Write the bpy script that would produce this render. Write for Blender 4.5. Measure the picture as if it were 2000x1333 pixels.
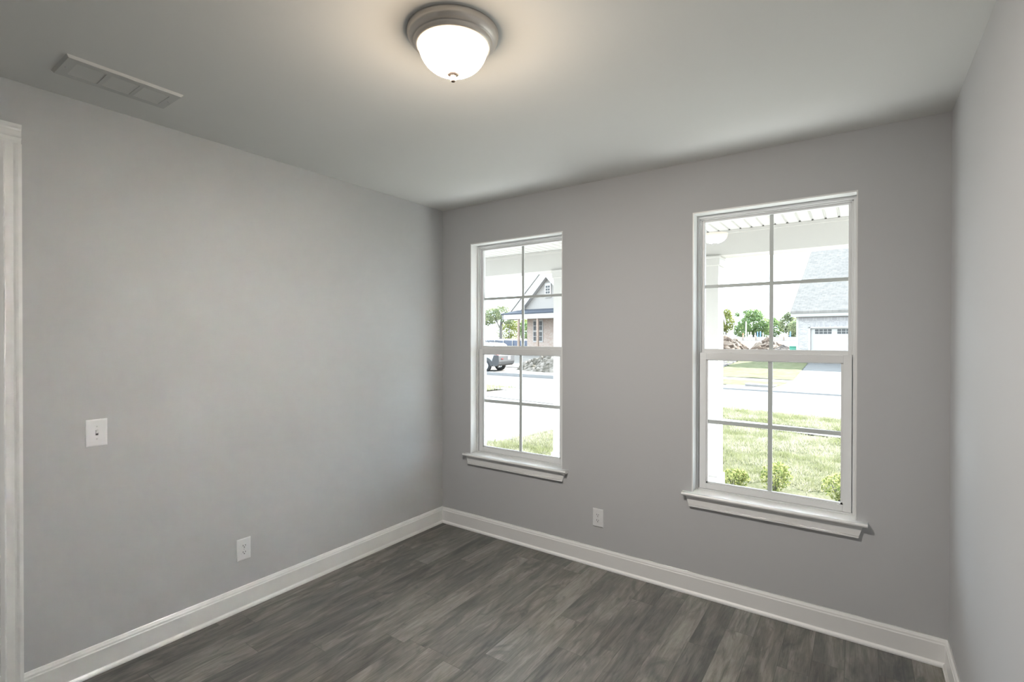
import bpy, math, random
import numpy as np
from mathutils import Vector, Matrix, noise

S = bpy.context.scene
COL = S.collection
for o in list(bpy.data.objects):
    bpy.data.objects.remove(o)

# ------------------------------------------------------------------ camera
CAM = Vector((3.022, -3.241, 1.623))
yaw, pitch, roll = -0.61203, -0.00596, 0.00154
F = Vector((math.sin(yaw) * math.cos(pitch), math.cos(yaw) * math.cos(pitch), math.sin(pitch)))
R0 = Vector((math.cos(yaw), -math.sin(yaw), 0))
U0 = R0.cross(F)
R1 = R0 * math.cos(roll) + U0 * math.sin(roll)
U1 = U0 * math.cos(roll) - R0 * math.sin(roll)
cd = bpy.data.cameras.new('camera')
cam = bpy.data.objects.new('camera', cd)
COL.objects.link(cam)
cam.matrix_world = Matrix(((R1.x, U1.x, -F.x, CAM.x), (R1.y, U1.y, -F.y, CAM.y), (R1.z, U1.z, -F.z, CAM.z), (0, 0, 0, 1)))
cd.sensor_width = 36.0
cd.lens = 17.4876
cd.clip_start = 0.02
cd.clip_end = 600
S.camera = cam

# ------------------------------------------------------------------ world, sun, exposure
SKY = 5.4
SUN = 25.0
LAMP_SIDE, LAMP_DOWN = 4.0, 780.0
world = bpy.data.worlds.new('sky')
S.world = world
world.use_nodes = True
bg = world.node_tree.nodes['Background']
bg.inputs['Color'].default_value = (0.78, 0.89, 1.0, 1)
bg.inputs['Strength'].default_value = SKY
sd = bpy.data.lights.new('sun', 'SUN')
sd.energy = SUN
sd.angle = math.radians(0.6)
sd.color = (1.0, 0.97, 0.92)
sun = bpy.data.objects.new('sun', sd)
COL.objects.link(sun)
_el, _az = math.radians(37), math.radians(23.5)
_dir = Vector((math.sin(_az) * math.cos(_el), math.cos(_az) * math.cos(_el), math.sin(_el)))
sun.rotation_euler = _dir.to_track_quat('Z', 'Y').to_euler()
sun.location = (8, 20, 15)
S.view_settings.view_transform = 'Standard'
S.view_settings.look = 'None'
S.view_settings.exposure = 0.40
S.view_settings.gamma = 1.0
S.view_settings.use_curve_mapping = False
cy = S.cycles
cy.use_denoising = True
cy.max_bounces = 14
cy.diffuse_bounces = 8
cy.glossy_bounces = 4
cy.transmission_bounces = 8
cy.transparent_max_bounces = 16
cy.sample_clamp_indirect = 6.0
cy.caustics_reflective = False
cy.caustics_refractive = False

# ------------------------------------------------------------------ helpers
PI = math.pi
H = 2.74           # room height
W = 3.382          # room width
REAR = -3.78
RZ = math.atan2(-0.148, 0.989)     # the street runs at this angle to the room
_U = Vector((math.cos(RZ), math.sin(RZ), 0))
_V = Vector((-math.sin(RZ), math.cos(RZ), 0))


def wp(u, v, z=0.0):
    return _U * u + _V * v + Vector((0, 0, z))


class MB:
    def __init__(self):
        self.v, self.f, self.s = [], [], []

    def add(self, vs, fs, smooth=False):
        n = len(self.v)
        self.v += [tuple(p) for p in vs]
        self.f += [tuple(i + n for i in f) for f in fs]
        self.s += [smooth] * len(fs)
        return self

    def box(self, x0, x1, y0, y1, z0, z1):
        vs = [(x0, y0, z0), (x1, y0, z0), (x1, y1, z0), (x0, y1, z0), (x0, y0, z1), (x1, y0, z1), (x1, y1, z1), (x0, y1, z1)]
        return self.add(vs, [(0, 3, 2, 1), (4, 5, 6, 7), (0, 1, 5, 4), (1, 2, 6, 5), (2, 3, 7, 6), (3, 0, 4, 7)])

    def prism(self, pts, a, b, axis='y', smooth=False):
        """pts: 2D outline; extruded along axis from a to b.  axis x: pts=(y,z); y: (x,z); z: (x,y)"""
        def mk(p, t):
            return {'x': (t, p[0], p[1]), 'y': (p[0], t, p[1]), 'z': (p[0], p[1], t)}[axis]
        n = len(pts)
        vs = [mk(p, a) for p in pts] + [mk(p, b) for p in pts]
        self.add(vs, [tuple(range(n))[::-1], tuple(range(n, 2 * n))])
        self.add(vs, [(i, (i + 1) % n, n + (i + 1) % n, n + i) for i in range(n)], smooth)
        return self

    def lathe(self, prof, n=48, c=(0, 0, 0), smooth=True, cap=False):
        vs = []
        for r, z in prof:
            for k in range(n):
                a = 2 * PI * k / n
                vs.append((c[0] + r * math.cos(a), c[1] + r * math.sin(a), c[2] + z))
        fs = []
        for i in range(len(prof) - 1):
            for k in range(n):
                k2 = (k + 1) % n
                fs.append((i * n + k, i * n + k2, (i + 1) * n + k2, (i + 1) * n + k))
        if cap:
            fs.append(tuple(range(n)))
            fs.append(tuple(range((len(prof) - 1) * n, len(prof) * n)))
        return self.add(vs, fs, smooth)

    def tube(self, p, q, r0, r1=None, n=10, smooth=True):
        r1 = r0 if r1 is None else r1
        p, q = Vector(p), Vector(q)
        d = (q - p).normalized()
        a = d.orthogonal().normalized()
        b = d.cross(a)
        vs = []
        for c, r in ((p, r0), (q, r1)):
            for k in range(n):
                t = 2 * PI * k / n
                vs.append(c + a * (r * math.cos(t)) + b * (r * math.sin(t)))
        self.add(vs, [(k, (k + 1) % n, n + (k + 1) % n, n + k) for k in range(n)], smooth)
        self.add(vs, [tuple(range(n))[::-1], tuple(range(n, 2 * n))])
        return self

    def sphere(self, c, r, n=16, m=10, sc=(1, 1, 1)):
        prof = [(max(1e-4, math.sin(PI * i / m)), -math.cos(PI * i / m)) for i in range(m + 1)]
        k0 = len(self.v)
        self.lathe(prof, n)
        for i in range(k0, len(self.v)):
            x, y, z = self.v[i]
            self.v[i] = (c[0] + x * r * sc[0], c[1] + y * r * sc[1], c[2] + z * r * sc[2])
        return self

    def build(self, name, mat, parent=None, loc=None, rz=0.0, bevel=0.0, seg=2, kind=None, normals=True):
        me = bpy.data.meshes.new(name)
        me.from_pydata(self.v, [], self.f)
        me.polygons.foreach_set('use_smooth', self.s)
        if normals:
            import bmesh
            b = bmesh.new()
            b.from_mesh(me)
            bmesh.ops.recalc_face_normals(b, faces=b.faces)
            b.to_mesh(me)
            b.free()
        me.materials.append(mat)
        o = bpy.data.objects.new(name, me)
        COL.objects.link(o)
        if parent is not None:
            o.parent = parent
        if loc is not None:
            o.location = loc
        o.rotation_euler = (0, 0, rz)
        if bevel:
            m = o.modifiers.new('bevel', 'BEVEL')
            m.width = bevel
            m.segments = seg
            m.limit_method = 'ANGLE'
        if kind:
            o['kind'] = kind
        return o


def arr_obj(name, verts, faces, mat, parent=None, loc=None, rz=0.0, kind=None):
    """fast builder from numpy arrays; faces (n,k)"""
    me = bpy.data.meshes.new(name)
    k = faces.shape[1]
    me.vertices.add(len(verts))
    me.vertices.foreach_set('co', np.asarray(verts, dtype=np.float32).ravel())
    me.loops.add(faces.size)
    me.loops.foreach_set('vertex_index', faces.astype(np.int32).ravel())
    me.polygons.add(len(faces))
    me.polygons.foreach_set('loop_start', np.arange(0, faces.size, k, dtype=np.int32))
    me.update(calc_edges=True)
    me.validate()
    me.materials.append(mat)
    o = bpy.data.objects.new(name, me)
    COL.objects.link(o)
    if parent is not None:
        o.parent = parent
    if loc is not None:
        o.location = loc
    o.rotation_euler = (0, 0, rz)
    if kind:
        o['kind'] = kind
    return o


def tag(o, label, cat, group=None, kind=None):
    o['label'] = label
    o['category'] = cat
    if group:
        o['group'] = group
    if kind:
        o['kind'] = kind
    return o


def empty(name, loc, rz=0.0, label=None, cat=None, group=None, kind=None):
    o = bpy.data.objects.new(name, None)
    o.empty_display_size = 0.1
    COL.objects.link(o)
    o.location = loc
    o.rotation_euler = (0, 0, rz)
    if label:
        tag(o, label, cat, group, kind)
    return o


def copy_tree(o, parent=None):
    c = o.copy()
    COL.objects.link(c)
    c.parent = parent
    for ch in list(o.children):
        copy_tree(ch, c)
    return c


# ------------------------------------------------------------------ materials
class NT:
    def __init__(self, name):
        self.m = bpy.data.materials.new(name)
        self.m.use_nodes = True
        self.t = self.m.node_tree
        self.b = self.t.nodes['Principled BSDF']
        self.out = self.t.nodes['Material Output']

    def n(self, typ, **kw):
        nd = self.t.nodes.new(typ)
        for k, v in kw.items():
            setattr(nd, k, v)
        return nd

    def l(self, a, b):
        self.t.links.new(a, b)

    def math(self, op, a, b=None, c=None):
        nd = self.n('ShaderNodeMath', operation=op)
        for i, x in enumerate((a, b, c)):
            if x is None:
                continue
            if isinstance(x, (int, float)):
                nd.inputs[i].default_value = x
            else:
                self.l(x, nd.inputs[i])
        return nd.outputs[0]

    def mix(self, fac, a, b, blend='MIX'):
        nd = self.n('ShaderNodeMix', data_type='RGBA', blend_type=blend)
        for s, x in ((nd.inputs[0], fac), (nd.inputs[6], a), (nd.inputs[7], b)):
            if isinstance(x, (int, float)):
                s.default_value = x
            elif isinstance(x, tuple):
                s.default_value = (*x, 1) if len(x) == 3 else x
            else:
                self.l(x, s)
        return nd.outputs[2]

    def ramp(self, fac, stops):
        nd = self.n('ShaderNodeValToRGB')
        e = nd.color_ramp.elements
        while len(e) < len(stops):
            e.new(0.5)
        for i, (p, c) in enumerate(stops):
            e[i].position = p
            e[i].color = (*c, 1) if isinstance(c, tuple) else (c, c, c, 1)
        self.l(fac, nd.inputs[0])
        return nd.outputs[0]

    def noise(self, vec, scale, detail=4.0, rough=0.5, dist=0.0):
        nd = self.n('ShaderNodeTexNoise')
        nd.inputs['Scale'].default_value = scale
        nd.inputs['Detail'].default_value = detail
        nd.inputs['Roughness'].default_value = rough
        nd.inputs['Distortion'].default_value = dist
        if vec is not None:
            self.l(vec, nd.inputs['Vector'])
        return nd.outputs[0]

    def obj(self):
        return self.n('ShaderNodeTexCoord').outputs['Object']

    def mapping(self, vec, scale=(1, 1, 1), rot=(0, 0, 0), loc=(0, 0, 0)):
        nd = self.n('ShaderNodeMapping')
        nd.inputs['Scale'].default_value = scale
        nd.inputs['Rotation'].default_value = rot
        nd.inputs['Location'].default_value = loc
        self.l(vec, nd.inputs[0])
        return nd.outputs[0]

    def bump(self, h, strength=0.2, dist=0.01):
        nd = self.n('ShaderNodeBump')
        nd.inputs['Strength'].default_value = strength
        nd.inputs['Distance'].default_value = dist
        self.l(h, nd.inputs['Height'])
        self.l(nd.outputs[0], self.b.inputs['Normal'])


def plain(name, c, rough=0.5, metal=0.0, spec=0.5, var=0.0, vscale=6.0, bump=0.0, bscale=200.0):
    t = NT(name)
    t.b.inputs['Base Color'].default_value = (*c, 1)
    t.b.inputs['Roughness'].default_value = rough
    t.b.inputs['Metallic'].default_value = metal
    t.b.inputs['Specular IOR Level'].default_value = spec
    if var:
        nz = t.noise(t.obj(), vscale, 5)
        c2 = tuple(max(0, x * (1 - var)) for x in c)
        c3 = tuple(min(1, x * (1 + var)) for x in c)
        t.l(t.ramp(nz, [(0.3, c2), (0.7, c3)]), t.b.inputs['Base Color'])
    if bump:
        t.bump(t.noise(t.obj(), bscale, 3), bump, 0.002)
    return t.m


M = {}
M['wall'] = plain('wall_paint', (0.545, 0.550, 0.562), 0.75, spec=0.25, bump=0.06, bscale=260)
M['ceiling'] = plain('ceiling_paint', (0.83, 0.825, 0.80), 0.9, spec=0.1, bump=0.05, bscale=180)
M['trim'] = plain('trim_white', (0.87, 0.87, 0.865), 0.32, spec=0.5)
M['vinyl'] = plain('vinyl_white', (0.77, 0.775, 0.78), 0.4, spec=0.4)
M['plastic'] = plain('plate_plastic', (0.84, 0.845, 0.86), 0.3, spec=0.5)
M['slot'] = plain('slot_dark', (0.09, 0.09, 0.095), 0.6)
M['screw'] = plain('screw_white', (0.62, 0.62, 0.64), 0.35)
M['vent'] = plain('vent_white', (0.66, 0.66, 0.64), 0.4, spec=0.4)
M['duct'] = plain('duct_grey', (0.55, 0.55, 0.54), 0.7)
M['nickel'] = plain('brushed_nickel', (0.72, 0.68, 0.64), 0.42, metal=0.62)
M['finial'] = plain('finial_bronze', (0.20, 0.155, 0.12), 0.5, spec=0.3)
M['porch'] = plain('porch_white', (0.448, 0.437, 0.414), 0.5, spec=0.3)
M['soffit'] = plain('soffit_white', (0.415, 0.410, 0.395), 0.5, spec=0.3)
M['concrete'] = plain('pale_concrete', (0.107, 0.106, 0.104), 0.85, spec=0.2, var=0.07, vscale=1.5)
M['asphalt'] = plain('pale_road', (0.088, 0.088, 0.090), 0.85, spec=0.2, var=0.06, vscale=2.5)
M['bounce_white'] = plain('bounce_paving_white', (0.68, 0.68, 0.67), 0.8, spec=0.2)  # bright bounce surface for unseen ground, throws sunlight into the room
M['curb'] = plain('curb_concrete', (0.198, 0.195, 0.192), 0.85, spec=0.2, var=0.05)
M['joint'] = plain('joint_dark', (0.090, 0.090, 0.090), 0.9)
M['dirt'] = plain('pale_dirt', (0.151, 0.139, 0.126), 0.95, spec=0.1, var=0.12, vscale=0.6)
M['white'] = plain('house_white', (0.385, 0.365, 0.345), 0.5, spec=0.3)
M['siding'] = plain('siding_grey', (0.285, 0.262, 0.240), 0.6, spec=0.3)
M['dark_glass'] = plain('window_dark', (0.075, 0.075, 0.075), 0.3, spec=0.15)
M['blue_metal'] = plain('roof_metal_blue', (0.040, 0.046, 0.060), 0.7, spec=0.2)
M['post_wood'] = plain('raw_wood', (0.279, 0.207, 0.162), 0.8, var=0.15, vscale=3)
M['car_white'] = plain('car_paint_white', (0.344, 0.344, 0.349), 0.25, spec=0.6)
M['car_dark'] = plain('car_cladding', (0.050, 0.050, 0.052), 0.6, spec=0.3)
M['rubber'] = plain('tyre_rubber', (0.026, 0.026, 0.027), 0.9, spec=0.2)
M['rim'] = plain('wheel_alloy', (0.65, 0.66, 0.68), 0.3, metal=0.6)
M['red'] = plain('reflector_red', (0.20, 0.02, 0.022), 0.4)
M['plate_w'] = plain('number_plate', (0.225, 0.234, 0.255), 0.4)
M['green_box'] = plain('utility_green', (0.05, 0.22, 0.15), 0.6)
M['orange'] = plain('stake_orange', (0.8, 0.22, 0.10), 0.6)
M['blue'] = plain('stake_blue', (0.10, 0.20, 0.60), 0.6)
M['bark'] = plain('bark', (0.099, 0.093, 0.084), 0.9, var=0.2, vscale=4)
M['silt'] = plain('silt_fabric_blue', (0.081, 0.093, 0.126), 0.8, var=0.12, vscale=0.7)
M['grate'] = plain('grate_iron', (0.25, 0.22, 0.20), 0.7)


def floor_mat():
    t = NT('floor_planks')
    sep = t.n('ShaderNodeSeparateXYZ')
    t.l(t.obj(), sep.inputs[0])
    x, y = sep.outputs[0], sep.outputs[1]
    PW, PL = 0.1375, 1.22
    gx = t.math('DIVIDE', t.math('ADD', x, 10 * PW - 3.10 + 22 * PW), PW)
    row = t.math('FLOOR', gx)
    fx = t.math('FRACT', gx)
    wn1 = t.n('ShaderNodeTexWhiteNoise', noise_dimensions='1D')
    t.l(row, wn1.inputs['W'])
    gy = t.math('ADD', t.math('DIVIDE', y, PL), t.math('MULTIPLY', wn1.outputs[0], 5.0))
    idx = t.math('FLOOR', gy)
    fy = t.math('FRACT', gy)
    cmb = t.n('ShaderNodeCombineXYZ')
    t.l(row, cmb.inputs[0])
    t.l(idx, cmb.inputs[1])
    wn2 = t.n('ShaderNodeTexWhiteNoise', noise_dimensions='2D')
    t.l(cmb.outputs[0], wn2.inputs['Vector'])
    rnd = wn2.outputs[0]
    # wood coordinates, shifted for every plank
    c2 = t.n('ShaderNodeCombineXYZ')
    t.l(t.math('ADD', x, t.math('MULTIPLY', rnd, 17.0)), c2.inputs[0])
    t.l(t.math('ADD', y, t.math('MULTIPLY', rnd, 41.0)), c2.inputs[1])
    wv = c2.outputs[0]
    broad = t.noise(t.mapping(wv, (1, 0.20, 1)), 11.0, 5, 0.55, 1.1)
    mid = t.noise(t.mapping(wv, (1, 0.10, 1)), 34.0, 6, 0.6, 1.6)
    fine = t.noise(t.mapping(wv, (1, 0.025, 1)), 330.0, 4, 0.6, 0.3)
    knot = t.noise(t.mapping(wv, (1, 0.42, 1)), 7.5, 3, 0.5, 2.2)
    v = t.math('ADD', t.math('MULTIPLY', broad, 0.62), t.math('MULTIPLY', mid, 0.34))
    v = t.math('ADD', v, t.math('MULTIPLY', fine, 0.20))
    v = t.math('ADD', v, t.math('MULTIPLY', t.math('SUBTRACT', rnd, 0.5), 0.15))
    col = t.ramp(v, [(0.40, (0.056, 0.055, 0.054)), (0.51, (0.118, 0.110, 0.101)), (0.62, (0.188, 0.175, 0.159)), (0.78, (0.330, 0.309, 0.283))])
    streak = t.noise(t.mapping(wv, (1, 0.055, 1)), 52.0, 5, 0.65, 0.8)
    col = t.mix(t.ramp(streak, [(0.56, 0.0), (0.70, 0.62)]), col, (0.050, 0.049, 0.047))
    kf = t.ramp(knot, [(0.58, 0.0), (0.72, 1.0)])
    col = t.mix(t.math('MULTIPLY', kf, 0.62), col, (0.058, 0.058, 0.059))
    # cool / warm drift between planks
    sepc = t.n('ShaderNodeSeparateColor')
    t.l(wn2.outputs[1], sepc.inputs[0])
    col = t.mix(t.math('MULTIPLY', sepc.outputs[1], 0.18), col, (0.125, 0.140, 0.150), 'MIX')
    # seams
    dx = t.math('MULTIPLY', t.math('MINIMUM', fx, t.math('SUBTRACT', 1.0, fx)), PW)
    dy = t.math('MULTIPLY', t.math('MINIMUM', fy, t.math('SUBTRACT', 1.0, fy)), PL)
    d = t.math('MINIMUM', dx, dy)
    seam = t.ramp(t.math('MULTIPLY', d, 200.0), [(0.10, 1.0), (0.34, 0.0)])
    col = t.mix(t.math('MULTIPLY', seam, 0.55), col, (0.035, 0.034, 0.033))
    t.l(col, t.b.inputs['Base Color'])
    t.l(t.ramp(mid, [(0.3, 0.36), (0.7, 0.52)]), t.b.inputs['Roughness'])
    t.b.inputs['Specular IOR Level'].default_value = 0.42
    hgt = t.math('SUBTRACT', t.math('MULTIPLY', fine, 0.25), seam)
    t.bump(hgt, 0.25, 0.0015)
    return t.m


def glass_mat():
    t = NT('window_glass')
    tr = t.n('ShaderNodeBsdfTransparent')
    tr.inputs[0].default_value = (0.97, 0.985, 0.98, 1)
    gl = t.n('ShaderNodeBsdfGlossy')
    gl.inputs['Roughness'].default_value = 0.0
    # Schlick reflectance, the same for both faces of a pane
    geo = t.n('ShaderNodeNewGeometry')
    dt = t.n('ShaderNodeVectorMath', operation='DOT_PRODUCT')
    t.l(geo.outputs['Normal'], dt.inputs[0])
    t.l(geo.outputs['Incoming'], dt.inputs[1])
    k = t.math('SUBTRACT', 1.0, t.math('ABSOLUTE', dt.outputs['Value']))
    fr = t.math('ADD', t.math('MULTIPLY', t.math('POWER', k, 5.0), 0.96), 0.04)
    mx = t.n('ShaderNodeMixShader')
    t.l(fr, mx.inputs[0])
    t.l(tr.outputs[0], mx.inputs[1])
    t.l(gl.outputs[0], mx.inputs[2])
    t.l(mx.outputs[0], t.out.inputs[0])
    return t.m


def shade_mat():
    t = NT('frosted_glass_lit')
    t.b.inputs['Base Color'].default_value = (0.85, 0.83, 0.78, 1)
    t.b.inputs['Roughness'].default_value = 0.25
    # emission shaped by facing: strong underside lights the room, weak rim spares the ceiling
    geo = t.n('ShaderNodeNewGeometry')
    sp_ = t.n('ShaderNodeSeparateXYZ')
    t.l(geo.outputs['Normal'], sp_.inputs[0])
    k = t.math('POWER', t.math('MAXIMUM', t.math('MULTIPLY', sp_.outputs[2], -1.0), 0.0), 5.5)
    t.l(t.mix(k, (1.0, 0.79, 0.56), (0.955, 0.98, 1.0)), t.b.inputs['Emission Color'])
    t.l(t.math('ADD', t.math('MULTIPLY', k, LAMP_DOWN - LAMP_SIDE), LAMP_SIDE), t.b.inputs['Emission Strength'])
    return t.m


def leaf_mat(name, ca, cb, trans=0.45, patch=None):
    t = NT(name)
    geo = t.n('ShaderNodeNewGeometry')
    col = t.mix(geo.outputs['Random Per Island'], ca, cb)
    if patch:
        nz = t.noise(t.obj(), patch[0], 4, 0.6)
        col = t.mix(t.ramp(nz, [(0.42, 0.0), (0.60, 0.85)]), col, patch[1])
    df = t.n('ShaderNodeBsdfDiffuse')
    tl = t.n('ShaderNodeBsdfTranslucent')
    t.l(col, df.inputs[0])
    t.l(col, tl.inputs[0])
    mx = t.n('ShaderNodeMixShader')
    mx.inputs[0].default_value = trans
    t.l(df.outputs[0], mx.inputs[1])
    t.l(tl.outputs[0], mx.inputs[2])
    t.l(mx.outputs[0], t.out.inputs[0])
    return t.m


def turf_mat(name, ca, cb, scale=5.0):
    t = NT(name)
    o = t.obj()
    a = t.noise(o, scale, 8, 0.65)
    b = t.noise(o, scale * 9, 5, 0.7)
    v = t.math('ADD', t.math('MULTIPLY', a, 0.55), t.math('MULTIPLY', b, 0.5))
    t.l(t.ramp(v, [(0.40, ca), (0.62, cb)]), t.b.inputs['Base Color'])
    t.b.inputs['Roughness'].default_value = 0.95
    t.b.inputs['Specular IOR Level'].default_value = 0.05
    t.bump(v, 0.6, 0.06)
    return t.m


def brick_mat(name, c1, c2, mortar, rot=(PI / 2, 0, 0), bw=0.21, rh=0.075):
    t = NT(name)
    br = t.n('ShaderNodeTexBrick')
    t.l(t.mapping(t.obj(), rot=rot), br.inputs['Vector'])
    br.inputs['Color1'].default_value = (*c1, 1)
    br.inputs['Color2'].default_value = (*c2, 1)
    br.inputs['Mortar'].default_value = (*mortar, 1)
    br.inputs['Scale'].default_value = 1.0
    br.inputs['Mortar Size'].default_value = 0.009
    br.inputs['Brick Width'].default_value = bw
    br.inputs['Row Height'].default_value = rh
    br.inputs['Bias'].default_value = 0.0
    nz = t.noise(t.obj(), 14, 4)
    col = t.mix(t.ramp(nz, [(0.45, 0.0), (0.75, 0.5)]), br.outputs[0], tuple(x * 0.82 for x in c1))
    t.l(col, t.b.inputs['Base Color'])
    t.b.inputs['Roughness'].default_value = 0.85
    t.b.inputs['Specular IOR Level'].default_value = 0.15
    return t.m


def shingle_mat():
    t = NT('roof_shingle')
    br = t.n('ShaderNodeTexBrick')
    t.l(t.mapping(t.obj(), rot=(0, 0, 0)), br.inputs['Vector'])
    br.inputs['Color1'].default_value = (0.158, 0.148, 0.137, 1)
    br.inputs['Color2'].default_value = (0.206, 0.191, 0.175, 1)
    br.inputs['Mortar'].default_value = (0.135, 0.126, 0.119, 1)
    br.inputs['Scale'].default_value = 1.0
    br.inputs['Mortar Size'].default_value = 0.012
    br.inputs['Brick Width'].default_value = 0.32
    br.inputs['Row Height'].default_value = 0.13
    nz = t.noise(t.obj(), 5, 6, 0.7)
    col = t.mix(t.ramp(nz, [(0.4, 0.0), (0.65, 0.55)]), br.outputs[0], (0.238, 0.220, 0.200))
    t.l(col, t.b.inputs['Base Color'])
    t.b.inputs['Roughness'].default_value = 0.9
    t.b.inputs['Specular IOR Level'].default_value = 0.1
    return t.m


def rubble_mat(name, ca, cb, cc, scale=3.0):
    t = NT(name)
    o = t.obj()
    vo = t.n('ShaderNodeTexVoronoi')
    vo.inputs['Scale'].default_value = scale
    t.l(o, vo.inputs['Vector'])
    nz = t.noise(o, scale * 1.4, 6, 0.7)
    sc = t.n('ShaderNodeSeparateColor')
    t.l(vo.outputs['Color'], sc.inputs[0])
    col = t.ramp(t.math('ADD', t.math('MULTIPLY', sc.outputs[0], 0.5), t.math('MULTIPLY', nz, 0.5)), [(0.3, ca), (0.5, cb), (0.7, cc)])
    t.l(col, t.b.inputs['Base Color'])
    t.b.inputs['Roughness'].default_value = 0.95
    t.b.inputs['Specular IOR Level'].default_value = 0.1
    t.bump(t.math('SUBTRACT', 1.0, vo.outputs['Distance']), 0.8, 0.1)
    return t.m


M['floor'] = floor_mat()
M['glass'] = glass_mat()
M['shade'] = shade_mat()
M['blade'] = leaf_mat('grass_blade', (0.185, 0.190, 0.100), (0.400, 0.385, 0.320), 0.4, (1.6, (0.150, 0.165, 0.075)))
M['turf'] = turf_mat('turf_near', (0.050, 0.058, 0.026), (0.125, 0.120, 0.085), 3.0)
M['turf_far'] = turf_mat('turf_across_street', (0.058, 0.072, 0.033), (0.130, 0.128, 0.078), 2.5)
M['shrub'] = leaf_mat('shrub_leaf', (0.108, 0.152, 0.048), (0.378, 0.378, 0.162), 0.35)
M['leaf_a'] = leaf_mat('leaf_bright', (0.165, 0.204, 0.058), (0.292, 0.301, 0.121))
M['leaf_b'] = leaf_mat('leaf_green', (0.102, 0.177, 0.075), (0.240, 0.303, 0.138))
M['leaf_c'] = leaf_mat('leaf_dull', (0.146, 0.184, 0.112), (0.268, 0.290, 0.167))
M['brick_w'] = brick_mat('white_brick', (0.376, 0.355, 0.343), (0.248, 0.234, 0.233), (0.394, 0.372, 0.359))
M['soldier'] = brick_mat('white_brick_soldier', (0.376, 0.355, 0.343), (0.263, 0.248, 0.247), (0.292, 0.275, 0.276), bw=0.075, rh=0.24)
M['brick_p'] = brick_mat('tan_brick', (0.37, 0.265, 0.215), (0.45, 0.37, 0.32), (0.43, 0.39, 0.35))
M['shingle'] = shingle_mat()
M['rubble'] = rubble_mat('brown_rubble', (0.054, 0.039, 0.030), (0.144, 0.108, 0.084), (0.210, 0.174, 0.144), 2.6)
M['rubble_d'] = rubble_mat('dark_rubble', (0.048, 0.042, 0.039), (0.090, 0.081, 0.075), (0.126, 0.108, 0.096), 3.5)
M['brush'] = rubble_mat('brush_and_rock', (0.060, 0.054, 0.042), (0.138, 0.123, 0.105), (0.222, 0.198, 0.174), 5.0)
M['mulch'] = rubble_mat('dark_mulch', (0.030, 0.027, 0.027), (0.066, 0.060, 0.060), (0.120, 0.114, 0.111), 9.0)

# ------------------------------------------------------------------ room shell
T = 0.2
A0, A1 = 0.318, 1.205       # narrow-looking window opening (left)
B0, B1 = 2.145, 3.005       # right window opening
ZS, ZT = 0.640, 2.418       # opening bottom, top

m = MB()
for x0, x1 in ((-T, A0), (A1, B0), (B1, W + T)):
    m.box(x0, x1, 0, T, -0.1, H + 0.1)
for x0, x1 in ((A0, A1), (B0, B1)):
    m.box(x0, x1, 0, T, -0.1, ZS - 0.02)
    m.box(x0, x1, 0, T, ZT, H + 0.1)
m.build('wall_back', M['wall'], kind='structure')
DY0, DY1, DZ = -2.775, -3.62, 2.465      # door opening in the left wall
m = MB().box(-T, 0, DY0, 0, -0.1, H + 0.1).box(-T, 0, REAR, DY1, -0.1, H + 0.1).box(-T, 0, DY1, DY0, DZ, H + 0.1)
m.build('wall_left', M['wall'], kind='structure')
MB().box(W, W + T, REAR, 0, -0.1, H + 0.1).build('wall_right', M['wall'], kind='structure')
MB().box(-T, W + T, REAR - T, REAR, -0.1, H + 0.1).build('wall_rear', M['wall'], kind='structure')
MB().box(-T, W + T, REAR - T, T, H, H + 0.25).build('ceiling', M['ceiling'], kind='structure')
MB().box(-T, W + T, REAR - T, T, -0.12, 0).build('floor', M['floor'], kind='structure')

BB = [(0, 0), (0.026, 0), (0.026, 0.007), (0.023, 0.014), (0.0165, 0.020), (0.015, 0.022), (0.015, 0.108), (0.0125, 0.113),
      (0.0115, 0.121), (0.008, 0.128), (0.005, 0.135), (0, 0.137)]


def mitred(name, prof, p0, p1, inward, m0, m1):
    """baseboard along p0->p1; inward = unit vector into the room; m0/m1 shorten the face per metre of depth"""
    p0, p1, nrm = Vector(p0), Vector(p1), Vector(inward)
    d = (p1 - p0).normalized()
    vs = []
    for base, sgn, mm in ((p0, 1, m0), (p1, -1, m1)):
        for t, z in prof:
            vs.append(base + nrm * t + d * (sgn * mm * t) + Vector((0, 0, z)))
    n = len(prof)
    mb = MB().add(vs, [tuple(range(n)), tuple(range(n, 2 * n))] + [(i, (i + 1) % n, n + (i + 1) % n, n + i) for i in range(n)])
    return mb.build(name, M['trim'], kind='structure')


mitred('baseboard_back', BB, (0, 0, 0), (W, 0, 0), (0, -1, 0), 1, 1)
mitred('baseboard_left', BB, (0, -2.69, 0), (0, 0, 0), (1, 0, 0), 0, 1)
mitred('baseboard_right', BB, (W, REAR, 0), (W, 0, 0), (-1, 0, 0), 0, 1)

# door casing and closed door on the left wall
cas = [(0.0, 0.0), (0.020, 0.0), (0.020, 0.012), (0.017, 0.020), (0.013, 0.026), (0.013, 0.052), (0.016, 0.058), (0.0105, 0.070), (0.0105, 0.085), (0.0, 0.085)]
m = MB()
m.prism([(a, -2.69 - b) for a, b in cas], 0, DZ, 'z')
m.prism([(a, DY1 - 0.085 + b) for a, b in cas], 0, DZ, 'z')
m.add([], [])
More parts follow.
